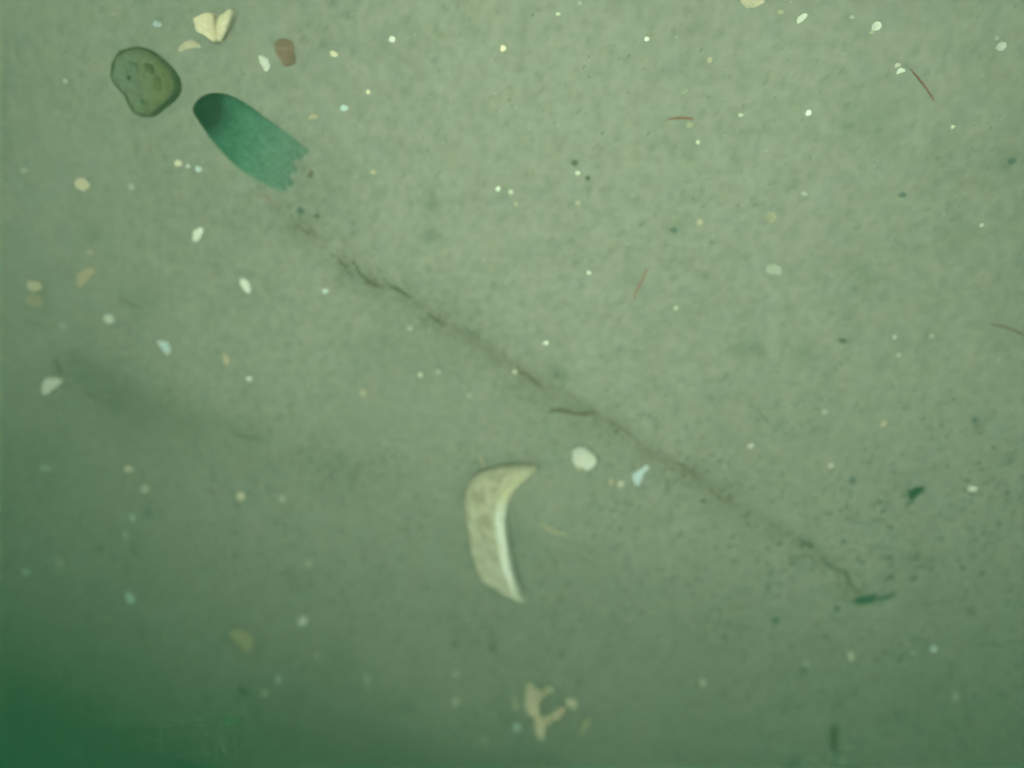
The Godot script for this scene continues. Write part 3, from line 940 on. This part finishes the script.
		["shell_grain", "chip", "white", 410, 328, 6, 6, 0, "white grain just below the long trail, upper left half", "grain", grains, 0.6],
		["shell_grain", "chip", "white", 420, 375, 7, 6, 0, "left grain of a faint white pair below the long trail", "grain", grains, 0.6],
		["shell_grain", "chip", "pale", 438, 372, 6, 5, 0, "right grain of a faint white pair below the long trail", "grain", grains, 0.6],
		["shell_grain", "chip", "blue", 325, 291, 7, 6, 0, "faint bluish grain below the upper end of the long trail", "grain", grains, 0.5],
		["shell_grain", "chip", "pale", 469, 396, 7, 5, 0, "faint pale grain between the long trail and the large curved shell", "grain", grains, 0.5],
		["shell_grain", "round", "white", 515, 372, 6, 6, 0, "white grain in the long trail at the head of the dark twig", "grain", grains, 0.7],
		["shell_grain", "chip", "white", 589, 273, 6, 5, 0, "white grain left of the upright reddish thread", "grain", grains, 0.6],
		["shell_grain", "chip", "white", 676, 308, 5, 5, 0, "tiny white grain below right of the upright reddish thread", "grain", grains, 0.6],
		["shell_grain", "chip", "white", 546, 343, 6, 5, 0, "tiny white grain above the dark twig in the long trail", "grain", grains, 0.6],
		["shell_grain", "chip", "yellow", 516, 204, 5, 5, 0, "tiny yellowish grain below the close white pair on bare mud", "grain", grains, 0.5],
		["shell_grain", "chip", "tan", 578, 203, 7, 6, 0, "tan grain right of the close white pair on bare mud", "grain", grains, 0.5],
		["shell_grain", "chip", "tan", 700, 222, 7, 8, 0, "faint tan grain right of the slate blue crumb", "grain", grains, 0.4],
		["pale_patch", "soft", "pale", 774, 270, 18, 14, 20, "pale low lump on bare mud right of the upright reddish thread", "lump", "", 0.15],
		["yellow_lump", "soft", "yellow", 771, 217, 12, 11, 0, "small yellowish lump above the pale low lump, right half", "lump", "", 0.25],
		["shell_grain", "chip", "pale", 804, 194, 9, 6, 30, "pale grain up and right of the small yellowish lump", "grain", grains, 0.5],
		["shell_grain", "chip", "white", 982, 225, 6, 4, 0, "tiny white grain by the right edge below the slate patch", "grain", grains, 0.5],
		["shell_grain", "chip", "white", 895, 337, 5, 5, 0, "left grain of the tiny row left of the brown thread at the right edge", "grain", grains, 0.5],
		["shell_grain", "chip", "white", 932, 336, 5, 5, 0, "right grain of the tiny row left of the brown thread at the right edge", "grain", grains, 0.5],
		["shell_grain", "chip", "pale", 899, 355, 7, 5, 0, "pale grain below the tiny row left of the brown thread at the right edge", "grain", grains, 0.5],
		["white_lump", "knob", "white", 583, 459, 27, 23, 35, "white rounded lump right of the large curved shell's tip", "shell", "", 0.7],
		["tan_flake", "chip", "tan", 580, 468, 13, 6, 10, "tan flake under the lower side of the white rounded lump", "shell chip", chips, 0.5],
		["shell_chip", "flake", "blue", 639, 476, 17, 9, -60, "shiny bluish white chip right of the white rounded lump", "shell chip", chips, 0.7],
		["shell_chip", "chip", "blue", 646, 468, 10, 4, -35, "thin pale splinter off the top of the shiny bluish chip", "shell chip", chips, 0.5],
		["shell_chip", "chip", "white", 621, 484, 8, 7, 0, "small white chip between the white rounded lump and the shiny bluish chip", "shell chip", chips, 0.6],
		["shell_grain", "chip", "tan", 611, 482, 9, 6, 0, "faint tan grain left of the small white chip by the shiny bluish chip", "grain", grains, 0.4],
		["shell_grain", "chip", "white", 751, 446, 6, 6, 0, "white grain above the lower half of the long trail", "grain", grains, 0.6],
		["shell_grain", "chip", "white", 831, 466, 6, 6, 0, "white grain left of the dark green tuft on open mud", "grain", grains, 0.6],
		["shell_chip", "chip", "white", 973, 489, 11, 6, 0, "greenish white chip right of the dark green tuft on open mud", "shell chip", chips, 0.6],
		["shell_grain", "chip", "tan", 884, 424, 8, 8, 0, "orange tan grain above the dark green tuft on open mud", "grain", grains, 0.4],
		["shell_grain", "chip", "pale", 825, 412, 7, 6, 0, "faint pale grain left of the orange tan grain", "grain", grains, 0.5],
		["shell_grain", "chip", "white", 703, 683, 7, 10, 0, "white grain right of the forked fragment", "grain", grains, 0.6],
		["shell_grain", "chip", "white", 851, 657, 7, 10, 0, "white grain below the lower end of the long trail", "grain", grains, 0.6],
		["shell_grain", "chip", "blue", 934, 649, 8, 7, 0, "bluish grain in the lower right, right of a faint dot", "grain", grains, 0.6],
		["shell_grain", "chip", "pale", 913, 653, 6, 6, 0, "faint dot left of the bluish grain in the lower right", "grain", grains, 0.5],
		["shell_chip", "flake", "pale", 957, 696, 16, 8, -65, "faint pale flake in the lower right corner area", "shell chip", chips, 0.3],
		["shell_grain", "chip", "pale", 842, 762, 11, 8, 0, "pale grain on the bottom edge below the upright brown twig", "grain", grains, 0.5],
		["shell_grain", "chip", "pale", 806, 664, 8, 6, 0, "pale grain with a dark crumb under it in the lower right", "grain", grains, 0.5],
		["coral_crumb", "chip", "cream", 572, 704, 11, 16, -20, "cream crumb right of the forked fragment's upper arm", "shell chip", chips, 0.5],
		["coral_crumb", "flake", "tan", 587, 724, 24, 7, -55, "slanted tan crumb below right of the forked fragment", "shell chip", chips, 0.4],
		["coral_crumb", "flake", "yellow", 515, 704, 18, 7, 85, "upright yellowish crumb left of the forked fragment", "shell chip", chips, 0.35],
		["coral_crumb", "chip", "blue", 517, 728, 10, 8, 70, "dull bluish crumb below the upright yellowish one, left of the forked fragment", "shell chip", chips, 0.4],
		["dark_crumb", "soft", "slate", 300, 211, 9, 8, 0, "dark teal crumb below the torn end of the green blade", "crumb", dots, 0.5],
		["dark_crumb", "soft", "dark", 317, 216, 6, 6, 0, "small dark crumb right of the dark teal one below the green blade", "crumb", dots, 0.5],
		["dark_crumb", "soft", "brown", 311, 174, 6, 10, 20, "red brown crumb right of the green blade's torn end", "crumb", dots, 0.5],
		["dark_crumb", "soft", "dark", 575, 163, 8, 8, 0, "black crumb just above a white grain on bare mud", "crumb", dots, 0.6],
		["dark_crumb", "soft", "dark", 588, 178, 5, 6, 0, "faint dark crumb below right of the black one on bare mud", "crumb", dots, 0.5],
		["dark_crumb", "soft", "slate", 674, 230, 9, 7, -20, "slate blue crumb above the upright reddish thread", "crumb", dots, 0.3],
		["dark_crumb", "soft", "dark", 843, 341, 9, 6, 15, "dark crumb left of the tiny white row on the right side", "crumb", dots, 0.4],
		["dark_crumb", "soft", "slate", 903, 195, 10, 6, 0, "slate crumb on open mud below the thin red thread", "crumb", dots, 0.4],
		["dark_crumb", "soft", "slate", 1012, 161, 10, 8, 0, "slate crumb touching the right edge in the upper part", "crumb", dots, 0.3],
		["dark_crumb", "soft", "slate", 853, 480, 8, 9, 0, "faint slate crumb left of the dark green tuft on open mud", "crumb", dots, 0.3],
		["dark_crumb", "soft", "slate", 975, 420, 9, 8, 0, "slate crumb above the greenish white chip by the right edge", "crumb", dots, 0.3],
		["dark_crumb", "soft", "dark", 100, 549, 8, 8, 0, "black crumb in the dim lower left, left of the dark hair", "crumb", dots, 0.5],
		["dark_crumb", "soft", "slate", 148, 514, 8, 7, 0, "dark crumb beside the dull bluish grain in the dim lower left", "crumb", dots, 0.5],
		["dark_crumb", "soft", "dark", 242, 691, 8, 8, 0, "dark crumb left of the white dot near the bottom left", "crumb", dots, 0.5],
		["dark_crumb", "soft", "brown", 455, 645, 10, 6, 10, "brown crumb below the large curved shell, the left of two", "crumb", dots, 0.4],
		["dark_crumb", "soft", "brown", 493, 648, 6, 11, -20, "brown crumb below the large curved shell, the right of two", "crumb", dots, 0.4],
		["dark_crumb", "soft", "weed", 776, 621, 9, 6, 15, "dark green crumb left of the trail's lower end", "crumb", dots, 0.4],
		["dark_crumb", "soft", "weed", 837, 608, 6, 6, 0, "tiny dark green crumb just below the trail's lower end", "crumb", dots, 0.4],
		["dark_crumb", "soft", "dark", 804, 670, 8, 5, 0, "dark crumb under a pale grain in the lower right", "crumb", dots, 0.4],
		["dark_crumb", "soft", "weed", 616, 432, 5, 9, 0, "dark green crumb in the long trail above the white rounded lump", "crumb", dots, 0.5],
		["dark_crumb", "soft", "slate", 557, 375, 6, 9, -20, "slate crumb in the long trail right of the dark twig", "crumb", dots, 0.5],
		["dark_crumb", "soft", "dark", 597, 459, 5, 7, 0, "dark crumb touching the right side of the white rounded lump", "crumb", dots, 0.4],
	]
	var rusty := thing("rusty_lump", "soft rust coloured crusty lump between the broken fan shell and the top edge chips", "lump", spot(285, 51))
	var s := px_size(285, 51)
	for q in [[284, 46, 17, 13, 0], [287, 54, 19, 15, 60], [281, 53, 11, 10, 30], [290, 47, 9, 11, 0], [286, 62, 9, 8, 0], [278, 46, 7, 6, 0], [292, 60, 6, 7, 0]]:
		var m := mesh_node("crumb", lump(int(q[0]) + int(q[1]), 0.0, 12, 7), tone("rust"), rusty)
		m.position = spot(q[0], q[1]) - rusty.position
		m.rotation.y = turn_of(q[0], q[1], q[4])
		m.scale = Vector3(q[2] * s, 0.0045 + 0.0001 * q[2], q[3] * s)
	for p in L:
		piece(p[0], p[1], p[2], p[3], p[4], p[5], p[6], p[7], p[8], p[9], p[10], p[11])
	tuft(914, 493, 16, 12, -30, "weed", 5, "dark green weed tuft alone on open mud on the right", 21)
	tuft(864, 600, 22, 12, 5, "weed", 6, "dark green weed tuft at the lower end of the long trail", 22)
	tuft(806, 543, 14, 6, 20, "dark", 4, "dark weed scrap in the lower part of the long trail", 23)
	tuft(372, 284, 13, 5, 30, "brown", 4, "brown weed scrap in the upper part of the long trail", 24)

func build_threads() -> void:
	var scraps := "dark strands lying in the long trail"
	var worms := "thin reddish threads on the mud"
	var L := [
		["red_thread", "red", [[910, 69], [918, 78], [926, 88], [934, 101]], 1.1, "thin dark red thread trailing away from a white chip pair, upper right", "thread", worms],
		["red_thread", "red", [[668, 119], [682, 118], [694, 119]], 1.5, "short flat reddish thread below the round white grain, upper right", "thread", worms],
		["red_thread", "red", [[647, 268], [642, 281], [636, 291], [634, 300]], 1.3, "upright reddish thread on bare mud above the middle of the long trail", "thread", worms],
		["brown_thread", "brown", [[990, 324], [1008, 328], [1030, 338]], 1.2, "brown thread running out of the photo at the right edge", "thread", worms],
		["dark_hair", "dark", [[55, 358], [59, 366], [63, 375]], 1.6, "dark hair at the upper end of the long bright oblong chip, left edge", "thread", ""],
		["dark_hair", "dark", [[134, 542], [133, 550], [140, 557]], 1.1, "short hooked dark hair in the dim lower left", "thread", ""],
		["pale_filament", "straw", [[540, 521], [548, 528], [556, 532], [566, 533]], 1.7, "pale curved filament on the mud right of the large curved shell", "filament", ""],
		["brown_twig", "brown", [[548, 412], [562, 410], [578, 414], [597, 412]], 1.8, "brown crooked twig along the middle of the long trail", "twig", ""],
		["dark_twig", "brown", [[518, 370], [529, 376], [536, 383], [543, 387]], 2.0, "dark short twig in the long trail beside a white grain", "twig", ""],
		["brown_twig", "brown", [[836, 724], [834, 738], [833, 752]], 2.6, "upright brown twig near the bottom edge in the lower right", "twig", ""],
		["brown_thread", "brown", [[750, 404], [762, 414], [774, 431]], 0.7, "faint brown thread on bare mud above the lower half of the trail", "thread", worms],
		["brown_thread", "red", [[262, 195], [269, 199], [277, 206]], 1.0, "faint reddish thread at the upper end of the long trail, under the green blade", "thread", worms],
		["trail_strand", "brown", [[293, 222], [302, 229], [312, 235]], 1.0, "first strand in the long trail, nearest the green blade", "strand", scraps],
		["trail_strand", "dark", [[331, 254], [342, 263], [350, 274]], 1.0, "thin strand in the long trail left of the brown weed scrap", "strand", scraps],
		["trail_strand", "dark", [[353, 260], [360, 273], [371, 282], [384, 288]], 1.3, "bent strand in the long trail crossing the brown weed scrap", "strand", scraps],
		["trail_strand", "dark", [[390, 286], [401, 291], [412, 298]], 1.7, "thick dark strand in the long trail right of the brown weed scrap", "strand", scraps],
		["trail_strand", "dark", [[427, 313], [436, 319], [444, 326]], 1.6, "thick dark strand in the long trail between two white grains", "strand", scraps],
		["trail_strand", "slate", [[464, 326], [472, 334], [480, 338]], 1.3, "slate strand in the long trail before the dark twig", "strand", scraps],
		["trail_strand", "brown", [[598, 414], [615, 424], [632, 436], [647, 452]], 1.1, "long thin strand in the trail above the shiny bluish chip", "strand", scraps],
		["trail_strand", "brown", [[676, 461], [688, 469], [700, 480]], 1.5, "brown strand in the trail right of the shiny bluish chip", "strand", scraps],
		["trail_strand", "brown", [[706, 486], [720, 497], [737, 506]], 1.1, "thin brown strand in the lower part of the long trail", "strand", scraps],
		["trail_strand", "dark", [[820, 558], [832, 567], [844, 571], [850, 582], [858, 594]], 1.6, "crooked dark strand leading into the tuft at the trail's lower end", "strand", scraps],
		["trail_strand", "weed", [[872, 600], [886, 597], [896, 592]], 1.3, "dark green strand running right from the tuft at the trail's lower end", "strand", scraps],
		["furrow_strand", "dark", [[84, 392], [104, 401], [128, 405]], 1.1, "thin dark strand in the faint furrow right of the long bright oblong chip", "strand", ""],
		["furrow_strand", "dark", [[234, 432], [246, 437], [262, 440]], 0.9, "thin dark strand in the faint furrow, midway to the large curved shell", "strand", ""],
		["furrow_strand", "dark", [[118, 296], [130, 303], [143, 310]], 0.8, "faint dark strand on the mud right of the slanted tan flake", "strand", ""],
	]
	for t in L:
		thread(t[0], tone(t[1]), t[2], t[3], t[4], t[5], t[6])
